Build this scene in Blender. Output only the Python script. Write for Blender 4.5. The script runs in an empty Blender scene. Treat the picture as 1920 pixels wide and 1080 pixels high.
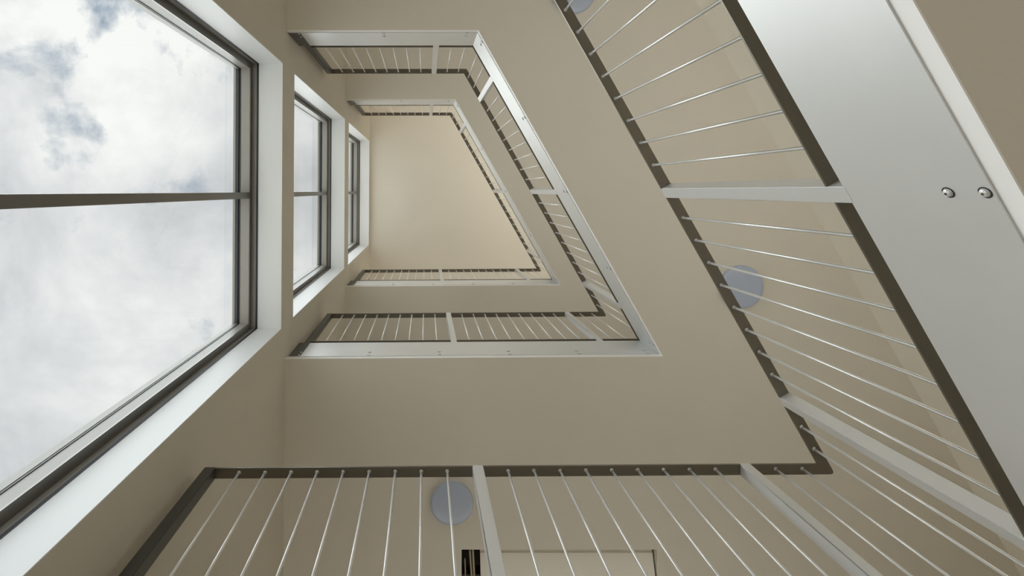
import bpy, bmesh, math
from mathutils import Vector, Matrix
from mathutils.geometry import tessellate_polygon

C = bpy.context.scene
COL = C.collection
CAM = 1.67                      # eye height above the ground floor
F = 1000.0                      # focal length in pixels of a 1920 wide frame

# ------------------------------------------------------------------ camera
cd = bpy.data.cameras.new('camera')
cd.sensor_width = 36; cd.lens = F / 1920 * 36
cd.shift_x = (960 - 797) / 1920; cd.shift_y = (358 - 540) / 1920
cd.clip_start = 0.02
cam = bpy.data.objects.new('camera', cd); COL.objects.link(cam)
cam.location = (0, 0, CAM); cam.rotation_euler = (math.pi, 0, 0)
C.camera = cam
C.view_settings.view_transform = 'Standard'
C.view_settings.look = 'None'
C.view_settings.gamma = 1
C.view_settings.use_curve_mapping = False
C.view_settings.exposure = 0.07
C.cycles.use_denoising = True
C.cycles.max_bounces = 16; C.cycles.diffuse_bounces = 12; C.cycles.glossy_bounces = 6
C.cycles.transparent_max_bounces = 12
C.cycles.caustics_reflective = False; C.cycles.caustics_refractive = False
C.cycles.sample_clamp_indirect = 8

# ------------------------------------------------------------------ world: broken cloud
W = bpy.data.worlds.new('sky'); C.world = W; W.use_nodes = True
nt = W.node_tree; nt.nodes.clear()
def N(t, **k):
    n = nt.nodes.new(t)
    for a, b in k.items(): setattr(n, a, b)
    return n
L = nt.links.new
geo = N('ShaderNodeTexCoord')
sep = N('ShaderNodeSeparateXYZ'); L(geo.outputs['Generated'], sep.inputs[0])
def M(op, a, b=None, c=None, clamp=False):
    n = N('ShaderNodeMath', operation=op, use_clamp=clamp)
    for i, v in enumerate((a, b, c)):
        if v is None: continue
        if isinstance(v, (int, float)): n.inputs[i].default_value = v
        else: L(v, n.inputs[i])
    return n.outputs[0]
zz = M('ADD', M('MAXIMUM', sep.outputs[2], 0.0), 0.22)
px = M('DIVIDE', sep.outputs[0], zz); py = M('DIVIDE', sep.outputs[1], zz)
cmb = N('ShaderNodeCombineXYZ'); L(px, cmb.inputs[0]); L(py, cmb.inputs[1]); cmb.inputs[2].default_value = 3.7
def noise(scale, detail, rough, dist=0.0, off=(0, 0, 0)):
    mp = N('ShaderNodeMapping'); mp.inputs['Location'].default_value = off; L(cmb.outputs[0], mp.inputs[0])
    n = N('ShaderNodeTexNoise'); n.inputs['Scale'].default_value = scale; n.inputs['Detail'].default_value = detail
    n.inputs['Roughness'].default_value = rough; n.inputs['Distortion'].default_value = dist
    L(mp.outputs[0], n.inputs['Vector']); return n.outputs['Fac']
def ramp(fac, stops):
    r = N('ShaderNodeValToRGB'); cr = r.color_ramp
    while len(cr.elements) < len(stops): cr.elements.new(0.5)
    for e, (p, c) in zip(cr.elements, stops): e.position = p; e.color = (*c, 1)
    L(fac, r.inputs[0]); return r.outputs[0]
big = noise(3.2, 9, 0.56, 0.25, (1.3, 0.4, 0))
gaps = M('ADD', noise(4.2, 10, 0.6, 0.15, (6.6, 2.9, 0)), M('MULTIPLY', M('ADD', py, 0.06), -0.42))
cloud = ramp(big, [(0.30, (0.52, 0.54, 0.57)), (0.46, (0.74, 0.75, 0.77)), (0.60, (0.97, 0.97, 0.96))])
gapf = ramp(gaps, [(0.555, (0, 0, 0)), (0.66, (1, 1, 1))])
mix = N('ShaderNodeMix', data_type='RGBA'); L(gapf, mix.inputs[0]); L(cloud, mix.inputs[6])
mix.inputs[7].default_value = (0.31, 0.385, 0.49, 1)
bg = N('ShaderNodeBackground'); L(mix.outputs[2], bg.inputs[0]); bg.inputs[1].default_value = 1.0
out = N('ShaderNodeOutputWorld'); L(bg.outputs[0], out.inputs[0])

# ------------------------------------------------------------------ sun
sd = bpy.data.lights.new('sun', 'SUN'); sd.energy = 5.0; sd.angle = 1.3; sd.color = (0.94, 0.98, 1.0)   # veiled by thin cloud
sun = bpy.data.objects.new('sun', sd); COL.objects.link(sun)
sun.rotation_euler = Vector((-0.55, -0.10, 0.85)).to_track_quat('Z', 'Y').to_euler()

# ------------------------------------------------------------------ added fill lamps, out of view on wall ledges and gallery floors
FILL_LAMPS = []                     # (x, y, z, direction of the run in plan, length, inward direction, watts)
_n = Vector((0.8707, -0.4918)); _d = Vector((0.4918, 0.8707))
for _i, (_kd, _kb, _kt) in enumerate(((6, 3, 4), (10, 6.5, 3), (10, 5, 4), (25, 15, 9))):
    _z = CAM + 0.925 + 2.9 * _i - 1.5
    _p = _n * 1.95 + _d * 0.5                                          # added fill lamps on the slanting gallery floors
    FILL_LAMPS.append((_p.x, _p.y, 0.09 if _i == 0 else CAM + 0.925 + 2.9 * (_i - 1) + 0.378 + 0.09, _d, 2.6, -_n, _kd))
    FILL_LAMPS.append((1.0, 3.7 - 0.09, _z, Vector((1, 0)), 3.6, Vector((0, -1)), _kb))
    FILL_LAMPS.append((-0.15, -3.6 + 0.09, _z, Vector((1, 0)), 1.2, Vector((0, 1)), _kt))
for _x, _y, _z, _r, _l, _in, _w in FILL_LAMPS:
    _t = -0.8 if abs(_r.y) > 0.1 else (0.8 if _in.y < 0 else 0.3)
    _a = bpy.data.lights.new('added_fill_lamp', 'AREA'); _a.shape = 'RECTANGLE'; _a.size = _l; _a.size_y = 0.1
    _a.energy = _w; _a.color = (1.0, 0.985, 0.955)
    _o = bpy.data.objects.new('added_fill_lamp', _a); COL.objects.link(_o)
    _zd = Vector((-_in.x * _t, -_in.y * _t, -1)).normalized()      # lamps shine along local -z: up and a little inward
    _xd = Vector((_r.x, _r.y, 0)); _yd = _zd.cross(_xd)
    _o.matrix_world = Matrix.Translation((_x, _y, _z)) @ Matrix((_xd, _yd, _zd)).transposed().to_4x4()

# ------------------------------------------------------------------ materials
def mat(name, color, rough=0.6, metal=0.0, bump=0.0, bscale=60, var=0.0, vscale=3, spec=0.5):
    m = bpy.data.materials.new(name); m.use_nodes = True
    t = m.node_tree; b = t.nodes['Principled BSDF']
    b.inputs['Base Color'].default_value = (*color, 1)
    b.inputs['Roughness'].default_value = rough; b.inputs['Metallic'].default_value = metal
    b.inputs['Specular IOR Level'].default_value = spec
    tc = t.nodes.new('ShaderNodeTexCoord')
    if var:
        n = t.nodes.new('ShaderNodeTexNoise'); n.inputs['Scale'].default_value = vscale; n.inputs['Detail'].default_value = 5
        t.links.new(tc.outputs['Object'], n.inputs['Vector'])
        r = t.nodes.new('ShaderNodeMapRange'); r.inputs[3].default_value = 1 - var; r.inputs[4].default_value = 1 + var
        t.links.new(n.outputs['Fac'], r.inputs[0])
        x = t.nodes.new('ShaderNodeVectorMath'); x.operation = 'SCALE'; x.inputs[0].default_value = color
        t.links.new(r.outputs[0], x.inputs['Scale']); t.links.new(x.outputs[0], b.inputs['Base Color'])
    if bump:
        n = t.nodes.new('ShaderNodeTexNoise'); n.inputs['Scale'].default_value = bscale; n.inputs['Detail'].default_value = 3
        t.links.new(tc.outputs['Object'], n.inputs['Vector'])
        bp = t.nodes.new('ShaderNodeBump'); bp.inputs['Strength'].default_value = bump; bp.inputs['Distance'].default_value = 0.002
        t.links.new(n.outputs['Fac'], bp.inputs['Height']); t.links.new(bp.outputs[0], b.inputs['Normal'])
    return m
PLASTER = mat('beige_plaster', (0.76, 0.72, 0.635), 0.75, bump=0.35, bscale=140, var=0.02, vscale=2.5, spec=0.25)
WHITE = mat('white_paint', (0.84, 0.86, 0.87), 0.5, bump=0.1, bscale=90)
STEEL = mat('satin_steel', (0.75, 0.755, 0.75), 0.42, metal=0.4, var=0.04, vscale=6)
END_DARK = mat('dark_post_and_end_shade', (0.10, 0.10, 0.092), 0.4, metal=0.5)  # end post finish, also the shade painted at the fascia ends
BAR = mat('bright_steel', (0.80, 0.80, 0.78), 0.35, metal=0.5, var=0.03, vscale=12)
RAIL = mat('rail_steel', (0.23, 0.21, 0.175), 0.38, metal=0.8, var=0.04, vscale=8)
FRAME = mat('anodised_frame', (0.17, 0.16, 0.145), 0.35, metal=0.6, var=0.05, vscale=5)
FRAMEL = mat('light_anodised_frame', (0.34, 0.33, 0.30), 0.5, metal=0.0, var=0.04, vscale=5)
GASKET_SHADE = mat('gasket_and_bolt_shade', (0.02, 0.022, 0.03), 0.5)  # gaskets, also the shadow painted round the bolts
LAMP = mat('lamp_diffuser', (0.48, 0.55, 0.70), 0.3, spec=0.6)  # blue in the base colour paints in the reflected sky
LAMPRIM = mat('lamp_rim', (0.7, 0.7, 0.7), 0.4)
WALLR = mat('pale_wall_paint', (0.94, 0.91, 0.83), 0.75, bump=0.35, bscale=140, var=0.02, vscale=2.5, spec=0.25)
WALLL = mat('window_wall_shade_paint', (0.60, 0.56, 0.48), 0.75, bump=0.35, bscale=140, var=0.02, vscale=2.5, spec=0.25)  # darker than the plaster, painting in the wall's unlit tone
TRIMW = mat('bright_white_paint', (0.95, 0.94, 0.925), 0.5)
CREAM = mat('cream_board', (0.92, 0.89, 0.81), 0.6)
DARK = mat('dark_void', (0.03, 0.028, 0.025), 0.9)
WOOD = mat('raw_batten', (0.42, 0.36, 0.26), 0.7, var=0.15, vscale=20)
TILE = mat('ground_floor_tile', (0.36, 0.28, 0.19), 0.5, var=0.1)
CARPET = mat('gallery_floor', (0.55, 0.51, 0.45), 0.7, var=0.05)
PAVE = mat('outdoor_paving', (0.75, 0.73, 0.69), 0.8, var=0.1)
def glass_mat():
    m = bpy.data.materials.new('window_glass'); m.use_nodes = True
    t = m.node_tree; t.nodes.clear()
    o = t.nodes.new('ShaderNodeOutputMaterial'); tr = t.nodes.new('ShaderNodeBsdfTransparent')
    gl = t.nodes.new('ShaderNodeBsdfGlossy'); gl.inputs['Roughness'].default_value = 0.0
    tr.inputs[0].default_value = (0.97, 0.98, 0.97, 1)
    fr = t.nodes.new('ShaderNodeFresnel'); fr.inputs[0].default_value = 1.18
    mx = t.nodes.new('ShaderNodeMixShader')
    ge = t.nodes.new('ShaderNodeNewGeometry'); mu = t.nodes.new('ShaderNodeMath'); mu.operation = 'MULTIPLY'
    iv = t.nodes.new('ShaderNodeMath'); iv.operation = 'SUBTRACT'; iv.inputs[0].default_value = 1.0
    t.links.new(ge.outputs['Backfacing'], iv.inputs[1])
    t.links.new(fr.outputs[0], mu.inputs[0]); t.links.new(iv.outputs[0], mu.inputs[1])
    t.links.new(mu.outputs[0], mx.inputs[0]); t.links.new(tr.outputs[0], mx.inputs[1]); t.links.new(gl.outputs[0], mx.inputs[2])
    t.links.new(mx.outputs[0], o.inputs[0]); return m
GLASS = glass_mat()

# ------------------------------------------------------------------ helpers
def link(name, me, mats, parent=None, loc=None):
    o = bpy.data.objects.new(name, me)
    for m in (mats if isinstance(mats, (list, tuple)) else [mats]):
        if m.name not in [x.name for x in me.materials]: me.materials.append(m)
    COL.objects.link(o)
    if parent: o.parent = parent
    if loc: o.location = loc
    return o
def obj(name, bm, mats, parent=None, loc=None, smooth=False):
    bmesh.ops.recalc_face_normals(bm, faces=bm.faces)
    me = bpy.data.meshes.new(name); bm.to_mesh(me); bm.free()
    if smooth:
        for p in me.polygons: p.use_smooth = True
    return link(name, me, mats, parent, loc)
def struct(o): o['kind'] = 'structure'; return o
def empty(name, loc, label=None, cat=None, group=None):
    o = bpy.data.objects.new(name, None); COL.objects.link(o); o.location = loc
    o.empty_display_size = 0.1
    if label: o['label'] = label
    if cat: o['category'] = cat
    if group: o['group'] = group
    return o
def box(bm, a, b, slot=0, f=None):
    vs = [bm.verts.new((x, y, z)) for z in (a[2], b[2]) for y in (a[1], b[1]) for x in (a[0], b[0])]
    for q in ((0,1,3,2),(4,5,7,6),(0,1,5,4),(2,3,7,6),(0,2,6,4),(1,3,7,5)):
        fc = bm.faces.new([vs[i] for i in q]); fc.material_index = slot
    if f:
        for v in vs: v.co = Vector(f(*v.co))
def prism(bm, loops, z0, z1, top=0, bottom=0, side=0):
    """plan outline (first loop) with holes (other loops) raised from z0 to z1"""
    flat = [p for l in loops for p in l]
    tris = tessellate_polygon([[Vector((x, y, 0)) for x, y in l] for l in loops])
    lo = [bm.verts.new((x, y, z0)) for x, y in flat]; hi = [bm.verts.new((x, y, z1)) for x, y in flat]
    for t in tris:
        try:
            f = bm.faces.new([lo[i] for i in t]); f.material_index = bottom
            f = bm.faces.new([hi[i] for i in t]); f.material_index = top
        except ValueError: pass
    k = 0
    for l in loops:
        n = len(l)
        for i in range(n):
            a, b = k + i, k + (i + 1) % n
            f = bm.faces.new([lo[a], lo[b], hi[b], hi[a]]); f.material_index = side
        k += n
def wallx(x, y, z): return (x - 0.001 - 0.0058 * y, y, z)     # the window wall runs a hair out of square

# ------------------------------------------------------------------ plan of the light well
TR = Vector((0.381, -1.151)); BR = Vector((1.702, 1.184))
TL = Vector((-1.0, -1.149)); BL = Vector((-1.0, 1.203))
d_ = (BR - TR).normalized(); n_ = Vector((d_.y, -d_.x))            # along and out of the slanting side
D0 = n_.dot(TR)
S0 = d_.dot(TR)
def side_line(side, off):
    if side == 'top':
        t = (TR - TL).normalized(); n = Vector((t.y, -t.x)); return TL + n * off, t
    if side == 'bottom':
        t = (BR - BL).normalized(); n = Vector((-t.y, t.x)); return BL + n * off, t
    return n_ * (D0 + off), d_
def pos(side, t, off):
    p, d = side_line(side, off)
    if side == 'slant': return p + d * t
    return p + d * ((t - p.x) / d.x)
def cross2(a, b): return a.x * b.y - a.y * b.x
def corner(which, off):
    p, d = side_line('top' if which == 'tr' else 'bottom', off); q, e = side_line('slant', off)
    return p + d * (cross2(q - p, e) / cross2(d, e))
def ringpath(off, xe):
    return [pos('top', xe, off), corner('tr', off), corner('br', off), pos('bottom', xe, off)]
def rounded(p, q, r, rad, n=5):
    a = (p - q).normalized(); b = (r - q).normalized()
    ang = a.angle(b); d = rad / math.tan(ang / 2)
    s, e = q + a * d, q + b * d
    res = []
    for i in range(n + 1):
        t = i / n
        res.append(s * (1 - t) ** 2 + q * 2 * t * (1 - t) + e * t * t)
    return res
FO = -0.0045                     # face of the steel plates

PITCH = 2.9
SOFF = [CAM + 0.925 + PITCH * i for i in range(4)]                 # underside of each slab, the last one is the roof
SLAB = 0.378

# outer walls of the galleries
YB, YT, DW = 3.7, -3.6, 2.36
def slant_x(y, D): return (D - n_.y * y) / n_.x
P1 = (slant_x(YT, DW), YT); P2 = (slant_x(YB, DW), YB)
ROOF = SOFF[3]

bm = bmesh.new(); box(bm, (-1.04, YT, -0.2), (5.4, YB, 0)); struct(obj('floor', bm, TILE))
bm = bmesh.new(); box(bm, (-1.3, YT - 0.2, ROOF), (5.6, YB + 0.2, ROOF + 0.3)); struct(obj('ceiling', bm, PLASTER))
# slanting outer wall, end walls
bm = bmesh.new()
o1 = (P1[0] + n_.x * 0.2, P1[1] + n_.y * 0.2); o2 = (P2[0] + n_.x * 0.2, P2[1] + n_.y * 0.2)
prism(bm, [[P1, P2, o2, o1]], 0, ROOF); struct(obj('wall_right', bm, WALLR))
bm = bmesh.new(); box(bm, (-1.0, YB, 0), (P2[0] + 0.3, YB + 0.2, ROOF)); struct(obj('wall_front', bm, PLASTER))
bm = bmesh.new(); box(bm, (-1.0, YT - 0.2, 0), (P1[0] + 0.3, YT, ROOF)); struct(obj('wall_back', bm, PLASTER))

# gallery slabs
HOLE = [(0.262, 2.572), (1.664, 2.572), (1.664, 2.86), (0.262, 2.86)]
for i in range(3):
    z = SOFF[i]; so = 0.004
    rp = ringpath(so, -1.04)
    outline = [(-1.04, YT), P1, P2, (-1.04, YB)] + [tuple(p) for p in reversed(rp)]
    bm = bmesh.new()
    if i == 1:
        prism(bm, [outline, HOLE], z, z + 0.17); prism(bm, [outline], z + 0.17, z + SLAB, top=1)
    else:
        prism(bm, [outline], z, z + SLAB, top=1)
    o = obj('ceiling', bm, [PLASTER, CARPET]); struct(o)
    a = ringpath(0.0, -1.04); b = ringpath(so, -1.04)
    bm = bmesh.new(); prism(bm, [[tuple(p) for p in a] + [tuple(p) for p in reversed(b)]], z - 0.0005, z + 0.039)
    struct(obj('trim_%d' % (i + 1), bm, TRIMW))

# ------------------------------------------------------------------ window wall
WY0, WY1 = -0.895, 0.966
heads = [CAM + 0.83 + PITCH * i for i in range(4)]; sills = [CAM + 1.16 + PITCH * (i - 1) for i in range(4)]
sills[0] = 0.0
bm = bmesh.new()
XI, XO = -1.0, -1.34
box(bm, (XO, YT - 0.2, 0), (XI, WY0, ROOF), f=wallx); box(bm, (XO, WY1, 0), (XI, YB + 0.2, ROOF), f=wallx)
for i in range(4):
    z1 = sills[i + 1] if i < 3 else ROOF
    box(bm, (XO, WY0, heads[i]), (XI, WY1, z1), f=wallx)
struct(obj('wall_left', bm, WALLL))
MY0, MY1 = 0.0095, 0.0525
for i in range(4):
    z0, z1 = sills[i], heads[i]
    if i == 0: z0 = 0.02
    w = empty('window_%d' % i if i else 'window_4', (0, 0, 0)); struct(w)
    # white painted lining of the opening
    bm = bmesh.new(); t = 0.004; xr = -1.165
    box(bm, (xr, WY0, z1 - t), (XI + 0.001, WY1, z1), f=wallx); box(bm, (xr, WY0, z0), (XI + 0.001, WY1, z0 + t), f=wallx)
    box(bm, (xr, WY0, z0), (XI + 0.001, WY0 + t, z1), f=wallx); box(bm, (xr, WY1 - t, z0), (XI + 0.001, WY1, z1), f=wallx)
    obj('reveal_lining', bm, WHITE, w)
    def ringf(name, m, x0, x1, ins0, ins1, head=0):
        """a picture-frame ring: from ins0 to ins1 inside the opening, x0..x1 deep"""
        ya, yb, za, zb = WY0 + ins0, WY1 - ins0, z0 + ins0, z1 - ins0
        e = ins1 - ins0; bm = bmesh.new(); sl = 0
        box(bm, (x0, ya, zb - e), (x1, yb, zb), head, f=wallx); box(bm, (x0, ya, za), (x1, yb, za + e), f=wallx)
        box(bm, (x0, ya, za + e), (x1, ya + e, zb - e), f=wallx); box(bm, (x0, yb - e, za + e), (x1, yb, zb - e), f=wallx)
        return obj(name, bm, m, w)
    ringf('shadow_gap', GASKET_SHADE, -1.178, -1.165, 0.0, 0.006)
    ringf('frame_surround', FRAMEL, -1.212, -1.178, -0.002, 0.004)
    ringf('frame', [FRAMEL], -1.274, -1.214, 0.0, 0.050)
    fo = ringf('frame_face', FRAME, -1.214, -1.208, 0.0, 0.0502)
    ringf('glazing_gasket', GASKET_SHADE, -1.281, -1.274, 0.0, 0.053)
    ringf('outer_frame', [FRAMEL, GASKET_SHADE], -1.309, -1.287, 0.0, 0.052, head=1)
    ringf('outer_cap', FRAMEL, -1.325, -1.309, 0.0, 0.050)
    bm = bmesh.new(); box(bm, (-1.272, MY0, z0 + 0.050), (-1.209, MY1, z1 - 0.050), f=wallx)
    box(bm, (-1.320, MY0 + 0.008, z0 + 0.050), (-1.288, MY1 - 0.008, z1 - 0.050), f=wallx)
    obj('mullion', bm, FRAME, w)
    for ya, yb in ((WY0 + 0.045, MY0 + 0.015), (MY1 - 0.015, WY1 - 0.045)):
        bm = bmesh.new(); box(bm, (-1.286, ya, z0 + 0.045), (-1.282, yb, z1 - 0.045), f=wallx)
        obj('pane', bm, GLASS, w)

# added ledges and troughs under the fill lamps, out of view
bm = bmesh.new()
for x, y, z, r, l, inn, w in FILL_LAMPS:
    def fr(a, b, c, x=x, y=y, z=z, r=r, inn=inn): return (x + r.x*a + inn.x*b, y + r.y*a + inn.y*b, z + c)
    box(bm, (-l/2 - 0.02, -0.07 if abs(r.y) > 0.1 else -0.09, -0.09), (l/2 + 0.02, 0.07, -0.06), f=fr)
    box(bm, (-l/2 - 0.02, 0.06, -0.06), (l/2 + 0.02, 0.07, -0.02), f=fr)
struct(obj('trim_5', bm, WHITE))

# ground outside
bm = bmesh.new(); box(bm, (-60, -60, -0.4), (60, 60, -0.21)); o = obj('ground', bm, PAVE); struct(o)

# ------------------------------------------------------------------ guard railings
def cyl(bm, r, z0, z1, n=10, x=0, y=0, r2=None):
    r2 = r if r2 is None else r2
    a = [bm.verts.new((x + r * math.cos(2*math.pi*k/n), y + r * math.sin(2*math.pi*k/n), z0)) for k in range(n)]
    b = [bm.verts.new((x + r2 * math.cos(2*math.pi*k/n), y + r2 * math.sin(2*math.pi*k/n), z1)) for k in range(n)]
    for k in range(n): bm.faces.new([a[k], a[(k+1)%n], b[(k+1)%n], b[k]])
    bm.faces.new(a[::-1]); bm.faces.new(b)
RB, HB = 0.4285, 1.378            # underside of bottom rail and handrail above the soffit
RT, HT = 0.007, 0.009
RW = 0.045
def bar_mesh():
    bm = bmesh.new(); cyl(bm, 0.0053, RB + RT, HB, 10)
    cyl(bm, 0.0053, HB - 0.006, HB, 10, r2=0.009); cyl(bm, 0.008, RB + RT, RB + RT + 0.005, 10, r2=0.0046)
    me = bpy.data.meshes.new('baluster')
    bmesh.ops.recalc_face_normals(bm, faces=bm.faces); bm.to_mesh(me); bm.free()
    for p in me.polygons: p.use_smooth = True
    me.materials.append(BAR); return me
BARM = bar_mesh()
def post_mesh():
    bm = bmesh.new(); box(bm, (-0.0235, 0, SLAB - 0.004), (0.0235, 0.05, HB + HT))
    bmesh.ops.bevel(bm, geom=[e for e in bm.edges if abs(e.verts[0].co.z - e.verts[1].co.z) > 0.1], offset=0.002, segments=2, affect='EDGES')
    me = bpy.data.meshes.new('post'); bmesh.ops.recalc_face_normals(bm, faces=bm.faces); bm.to_mesh(me); bm.free()
    me.materials.append(STEEL); return me
POSTM = post_mesh()
POSTD = POSTM.copy(); POSTD.materials.clear(); POSTD.materials.append(END_DARK)
def bolt_meshes():
    bm = bmesh.new(); n = 16
    prof = [(0.0118, 0.0), (0.0118, 0.0012), (0.0092, 0.0012), (0.0085, 0.002), (0.0078, 0.0045), (0.006, 0.006), (0.0028, 0.0068), (0.0028, 0.005)]
    rings = [[bm.verts.new((r*math.cos(2*math.pi*k/n), -h, r*math.sin(2*math.pi*k/n))) for k in range(n)] for r, h in prof]
    for q, (a, b) in enumerate(zip(rings, rings[1:])):
        for k in range(n):
            f = bm.faces.new([a[k], a[(k+1)%n], b[(k+1)%n], b[k]]); f.material_index = 1 if q < 2 else 0  # dark outer ring paints the shadow round the bolt head
    bm.faces.new(rings[0]); f = bm.faces.new(rings[-1]); f.material_index = 1
    me = bpy.data.meshes.new('bolt'); bmesh.ops.recalc_face_normals(bm, faces=bm.faces); bm.to_mesh(me); bm.free()
    me.materials.append(BAR); me.materials.append(GASKET_SHADE); return me
BOLTM = bolt_meshes()
ANG = {'top': math.pi + math.atan2((TR-TL).y, (TR-TL).x), 'bottom': math.atan2((BR-BL).y, (BR-BL).x),
       'slant': math.atan2(n_.y, n_.x) - math.pi/2}            # local +y points out of the well
BARS = [('top', [-0.808 + 0.1097*k for k in range(8)] + [0.215, 0.324]),
        ('slant', [-0.756, -0.647] + [-0.382 + 0.110*k for k in range(8)] + [0.650 + 0.111*k for k in range(8)] + [1.686, 1.796]),
        ('bottom', [-0.803 + 0.1124*k for k in range(9)] + [0.3586 + 0.1118*k for k in range(9)] + [1.513, 1.628])]
POSTS = [('top', [-0.9325, 0.0875]), ('slant', [-0.513, 0.517, 1.555]), ('bottom', [-0.9325, 0.228, 1.385])]
BOLTS = [('top', [-0.917, -0.304, 0.304]), ('slant', [-0.74, -0.108, 0.509, 1.155, 1.79]), ('bottom', [-0.917, -0.411, 0.104, 0.615, 1.12, 1.618])]
GL = ['steel guard railing of the lowest gallery, largest and nearest, running off the right edge',
      'steel guard railing of the middle gallery with its whole loop in view',
      'steel guard railing of the topmost gallery, smallest of the three, beneath the ceiling']
def path_rail(pts_in, pts_out, z0, z1, bm):
    prism(bm, [[tuple(p) for p in pts_in] + [tuple(p) for p in reversed(pts_out)]], z0, z1)
for i in range(3):
    Z = SOFF[i]
    g = empty('guard_railing', (0, 0, Z), GL[i], 'railing')
    # plates
    xe = -0.985
    a = ringpath(FO, xe); b = ringpath(FO + 0.0042, xe)
    for k in range(3):
        bm = bmesh.new(); prism(bm, [[tuple(a[k]), tuple(a[k+1]), tuple(b[k+1]), tuple(b[k])]], 0.039, SLAB)
        obj('fascia_plate', bm, STEEL, g)
    for side in ('top', 'bottom'):                                     # dark plates painting in the shade at the fascia ends
        q = [pos(side, -0.99, FO - 0.003), pos(side, -0.905, FO - 0.003), pos(side, -0.905, FO), pos(side, -0.99, FO)]
        bm = bmesh.new(); prism(bm, [[tuple(p) for p in q]], 0.041, SLAB - 0.004)
        o = obj('fascia_end_shade', bm, END_DARK, g)
    # handrail
    xh = -0.955
    a = ringpath(FO, xh); b = ringpath(FO + RW, xh)
    out = [b[0]] + rounded(b[0], b[1], b[2], 0.01) + rounded(b[1], b[2], b[3], 0.014) + [b[3]]
    bm = bmesh.new(); path_rail(a, out, HB, HB + HT, bm); obj('handrail', bm, RAIL, g)
    # bottom rails between the posts
    h = 0.0235
    def seg(side, t0, t1):
        bm = bmesh.new(); path_rail([pos(side, t0, FO), pos(side, t1, FO)], [pos(side, t0, FO+RW), pos(side, t1, FO+RW)], RB, RB + RT, bm)
        obj('bottom_rail', bm, RAIL, g)
    seg('top', -0.9325 + h, 0.0875 - h); seg('slant', -0.513 + h, 0.517 - h); seg('slant', 0.517 + h, 1.555 - h)
    seg('bottom', -0.9325 + h, 0.228 - h); seg('bottom', 0.228 + h, 1.385 - h)
    for w, s1, t1, s2, t2 in (('tr', 'top', 0.0875 + h, 'slant', -0.513 - h), ('br', 'slant', 1.555 + h, 'bottom', 1.385 + h)):
        bm = bmesh.new()
        path_rail([pos(s1, t1, FO), corner(w, FO), pos(s2, t2, FO)], [pos(s1, t1, FO+RW), corner(w, FO+RW), pos(s2, t2, FO+RW)], RB, RB+RT, bm)
        obj('bottom_rail', bm, RAIL, g)
    for side, ts in POSTS:
        for t in ts:
            p = pos(side, t, FO - 0.0006); dk = t < -0.9; o = link('post', POSTD if dk else POSTM, END_DARK if dk else STEEL, g, (p.x, p.y, 0)); o.rotation_euler.z = ANG[side]
            if dk: o['label'] = 'dark steel end post against the window wall'
    for side, ts in BARS:
        for t in ts:
            p = pos(side, t, FO + 0.019); link('baluster', BARM, BAR, g, (p.x, p.y, 0))
    for side, ts in BOLTS:
        for t in ts:
            for zz_ in (0.054, 0.123):
                p = pos(side, t, FO); o = link('bolt', BOLTM, BAR, g, (p.x, p.y, zz_)); o.rotation_euler.z = ANG[side]

# ------------------------------------------------------------------ round ceiling lights
def lamp(x, y, z, label):
    e = empty('ceiling_light', (x, y, z), label, 'light', 'round ceiling lights')
    bm = bmesh.new(); n = 48; cyl(bm, 0.150, -0.012, 0, n); obj('base_ring', bm, LAMPRIM, e)
    bm = bmesh.new()
    prof = [(0.148, -0.012), (0.153, -0.016), (0.153, -0.030), (0.151, -0.038), (0.146, -0.043), (0.135, -0.046), (0.09, -0.048), (0.0, -0.049)]
    rings = [[bm.verts.new((r*math.cos(2*math.pi*k/n), r*math.sin(2*math.pi*k/n), h)) for k in range(n)] for r, h in prof[:-1]]
    for a, b in zip(rings, rings[1:]):
        for k in range(n): bm.faces.new([a[k], a[(k+1)%n], b[(k+1)%n], b[k]])
    c = bm.verts.new((0, 0, prof[-1][1]))
    for k in range(n): bm.faces.new([rings[-1][k], rings[-1][(k+1)%n], c])
    bm.faces.new(rings[0]); obj('diffuser', bm, LAMP, e, smooth=True)
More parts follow.
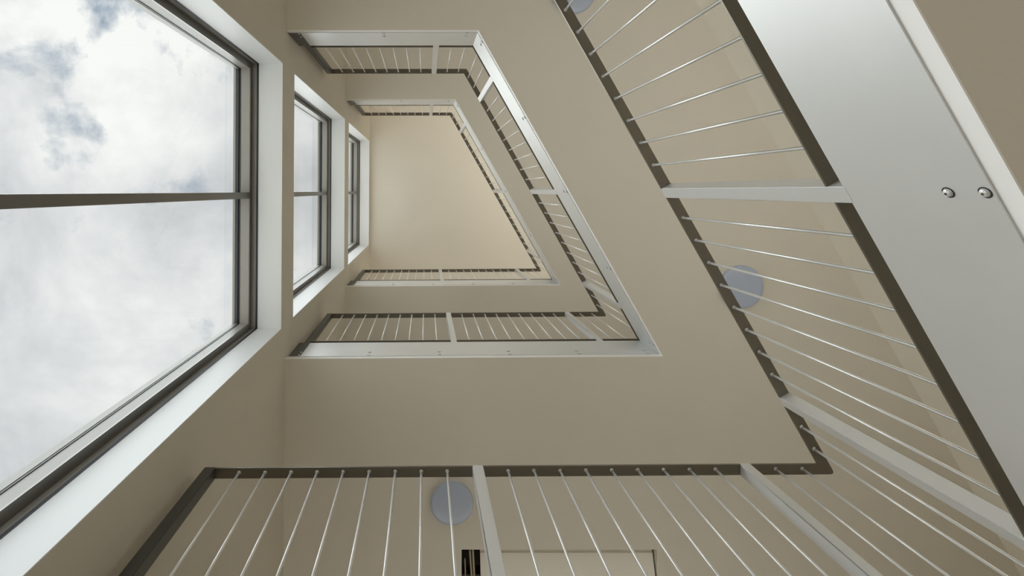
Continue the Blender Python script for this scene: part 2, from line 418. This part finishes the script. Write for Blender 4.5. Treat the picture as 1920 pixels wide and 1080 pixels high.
lamp(0.191, 2.225, SOFF[1], 'round grey ceiling light left of the ceiling hatch, behind the front railing')
lamp(2.254, 0.683, SOFF[1], 'round pale grey ceiling light behind the slanting railing at middle right')
lamp(1.057, -1.416, SOFF[1], 'round pale grey ceiling light cut off by the top edge of the picture')

# ------------------------------------------------------------------ ceiling hatch in the second soffit
z = SOFF[1]
hp = empty('access_panel', (1.0, 2.7, z), 'cream panel tilted inside the ceiling opening behind the front railing', 'panel')
def local(bm): bmesh.ops.translate(bm, verts=bm.verts, vec=(-1.0, -2.7, -z))
def tilt(x, y, zt): return (x, y, zt + z + 0.063 - (y - 2.585) * 0.063 / 0.19)
for nm, ya, yb, dz, m in (('edge_strip', 2.580, 2.632, 0.006, PLASTER), ('board', 2.628, 2.85, 0.0, CREAM)):
    bm = bmesh.new(); box(bm, (0.400, ya, dz), (1.652, yb, dz + 0.012), f=tilt); local(bm); obj(nm, bm, m, hp)
b2 = empty('timber_battens', (0.33, 2.7, z), 'dark gap with upright battens at the left end of the ceiling opening', 'battens')
for x0, x1, wd, hh, yy in ((0.318, 0.335, 0.012, 0.03, 2.60), (0.340, 0.352, 0.014, 0.05, 2.60), (0.284, 0.29, 0.008, 0.02, 2.66)):
    bm = bmesh.new()
    vs = [bm.verts.new(v) for v in ((x0, yy, z+hh), (x0+wd, yy, z+hh), (x1+wd, 2.85, z+0.02), (x1, 2.85, z+0.02), (x0, yy, z+hh+0.02), (x0+wd, yy, z+hh+0.02), (x1+wd, 2.85, z+0.04), (x1, 2.85, z+0.04))]
    for q in ((0,1,2,3),(4,5,6,7),(0,1,5,4),(1,2,6,5),(2,3,7,6),(3,0,4,7)): bm.faces.new([vs[k] for k in q])
    bmesh.ops.translate(bm, verts=bm.verts, vec=(-0.33, -2.7, -z)); obj('batten', bm, WOOD, b2)
bm = bmesh.new(); box(bm, (0.264, 2.574, z + 0.15), (1.662, 2.858, z + 0.169)); struct(obj('trim_4', bm, DARK))  # dark sheet painting the shade inside the opening
